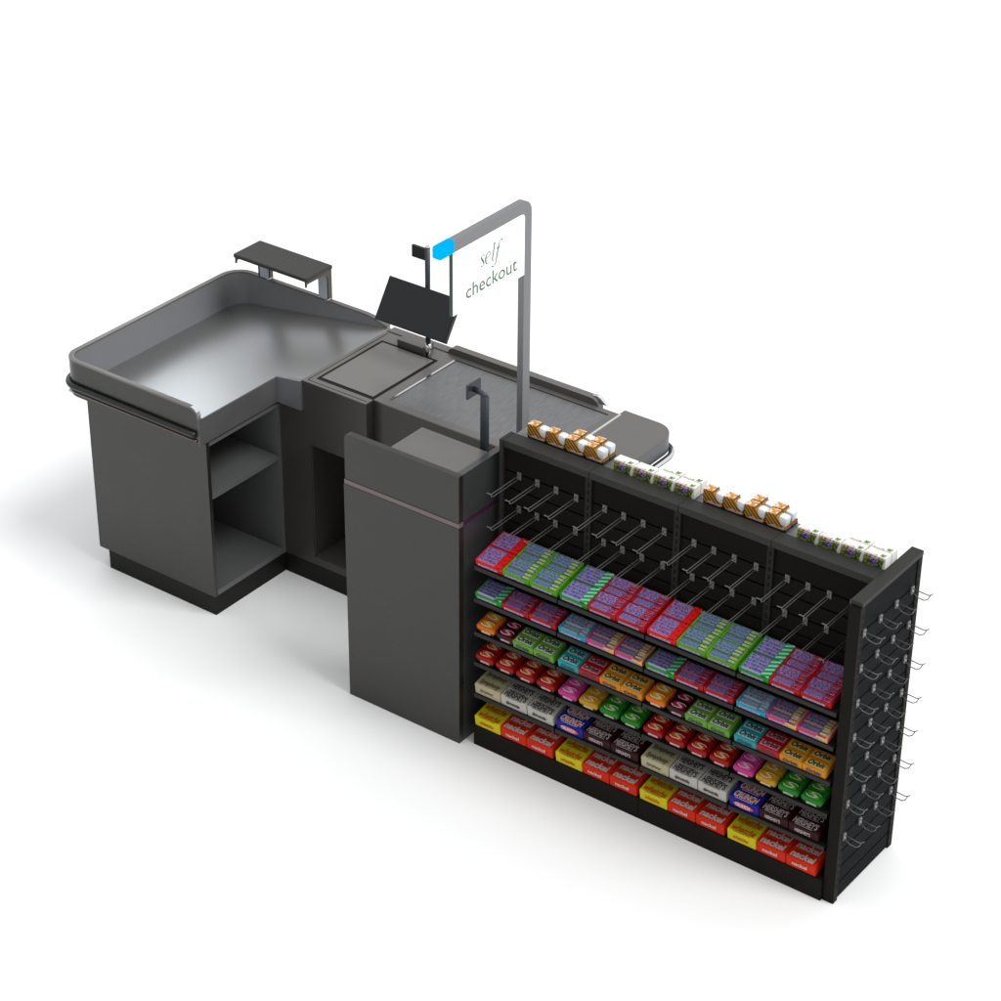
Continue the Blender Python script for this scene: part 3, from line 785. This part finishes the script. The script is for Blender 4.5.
for g, (o_, fn, nm, lab) in enumerate(((.052, snack_pack, 'golden', 'golden striped snack pack with white cup'), (.422 - .3667, juice_carton, 'green', 'white topped green juice pack'), (.052, snack_pack, 'golden', 'golden striped snack pack with white cup'), (.422 - .3667, juice_carton, 'green', 'white topped green juice pack'))):
    side = ('left', 'right')[g // 2]
    pitch = .0822 if fn is snack_pack else .0842
    for c_ in range(4):
        place(fn, 'k', (bays[g] + o_ + pitch * c_, .2275, 1.2135 + .004), '%s, front row of the %s cluster on rack, %s' % (lab, side, ORD[c_]), '%s packs on top of the rack' % nm)
    for c_ in (2, 3):
        place(fn, 'k', (bays[g] + o_ + pitch * c_, .2705, 1.2135 + .004), '%s, back row of the %s cluster on rack, %s' % (lab, side, ('left', 'right')[c_ - 2]), '%s packs on top of the rack' % nm)

# ================================================================== CAMERA
cam = bpy.data.cameras.new('Camera'); co = bpy.data.objects.new('Camera', cam); COL.objects.link(co)
cam.sensor_width = 36; cam.lens = 36 * 2512.1117 / 1001; cam.clip_end = 300; cam.clip_start = .1
yaw, pit, rol = -0.6373357527, 0.5408124580, 0.0076448963
f = Vector((math.sin(yaw) * math.cos(pit), math.cos(yaw) * math.cos(pit), -math.sin(pit)))
rt = Vector((math.cos(yaw), -math.sin(yaw), 0)); up = rt.cross(f)
r2 = math.cos(rol) * rt + math.sin(rol) * up; u2 = -math.sin(rol) * rt + math.cos(rol) * up
co.matrix_world = Matrix.Translation((3.031829712, -6.016858025, 5.584171949)) @ Matrix((r2, u2, -f)).transposed().to_4x4()
scene.camera = co

# ================================================================== LIGHT
w = bpy.data.worlds.new('World'); scene.world = w; w.use_nodes = True
N, L = w.node_tree.nodes, w.node_tree.links
bg = N['Background']
tc = N.new('ShaderNodeTexCoord')
def dotramp(direction, lo, hi, c0, c1):
    d = N.new('ShaderNodeVectorMath'); d.operation = 'DOT_PRODUCT'
    d.inputs[1].default_value = Vector(direction).normalized()
    L.new(tc.outputs['Generated'], d.inputs[0])
    r = N.new('ShaderNodeMapRange'); r.interpolation_type = 'SMOOTHSTEP'
    r.inputs['From Min'].default_value = lo; r.inputs['From Max'].default_value = hi
    r.inputs['To Min'].default_value = 0; r.inputs['To Max'].default_value = 1
    L.new(d.outputs['Value'], r.inputs['Value'])
    m = N.new('ShaderNodeMix'); m.data_type = 'RGBA'
    m.inputs[6].default_value = (*c0, 1); m.inputs[7].default_value = (*c1, 1)
    L.new(r.outputs[0], m.inputs[0]); return m.outputs[2]
def add(a, b):
    m = N.new('ShaderNodeMix'); m.data_type = 'RGBA'; m.blend_type = 'ADD'; m.inputs[0].default_value = 1
    L.new(a, m.inputs[6]); L.new(b, m.inputs[7]); return m.outputs[2]
Z3 = (0, 0, 0)
base = dotramp((0, 0, 1), -.05, .85, (.155, .122, .095), (.95, .95, .96))     # studio ceiling
back = dotramp((.25, .9, .45), .2, .97, Z3, (.32, .32, .33))                 # large soft light behind
soft = dotramp((-.90, .38, .35), .92, .98, Z3, (1.05, 1.25, 1.42))         # softbox mirrored in the tub
L.new(add(add(base, back), soft), bg.inputs['Color']); bg.inputs['Strength'].default_value = 1.0
sun = bpy.data.lights.new('key_softbox', 'SUN'); sun.energy = 1.9; sun.angle = R(26); sun.color = (1, .99, .975)
so_ = bpy.data.objects.new('key_softbox', sun); COL.objects.link(so_)
so_.rotation_euler = Vector((1.0, .12, 1.45)).to_track_quat('Z', 'Y').to_euler()

sl = bpy.data.lights.new('added_tub_spot', 'SPOT'); sl.energy = 7; sl.shadow_soft_size = .25; sl.spot_size = R(75); sl.spot_blend = 1; sl.color = (.88, .95, 1)  # extra spot added to paint a highlight on the tub floor
slo = bpy.data.objects.new('added_tub_spot', sl); COL.objects.link(slo); slo.location = (-4.2, 1.05, 1.5)
slo.rotation_euler = (Vector((-4.2, 1.05, 1.5)) - Vector((-3.45, .5, .8))).to_track_quat('Z', 'Y').to_euler()

scene.view_settings.view_transform = 'Standard'; scene.view_settings.look = 'None'
scene.view_settings.exposure = 0; scene.view_settings.gamma = 1
scene.render.engine = 'CYCLES'
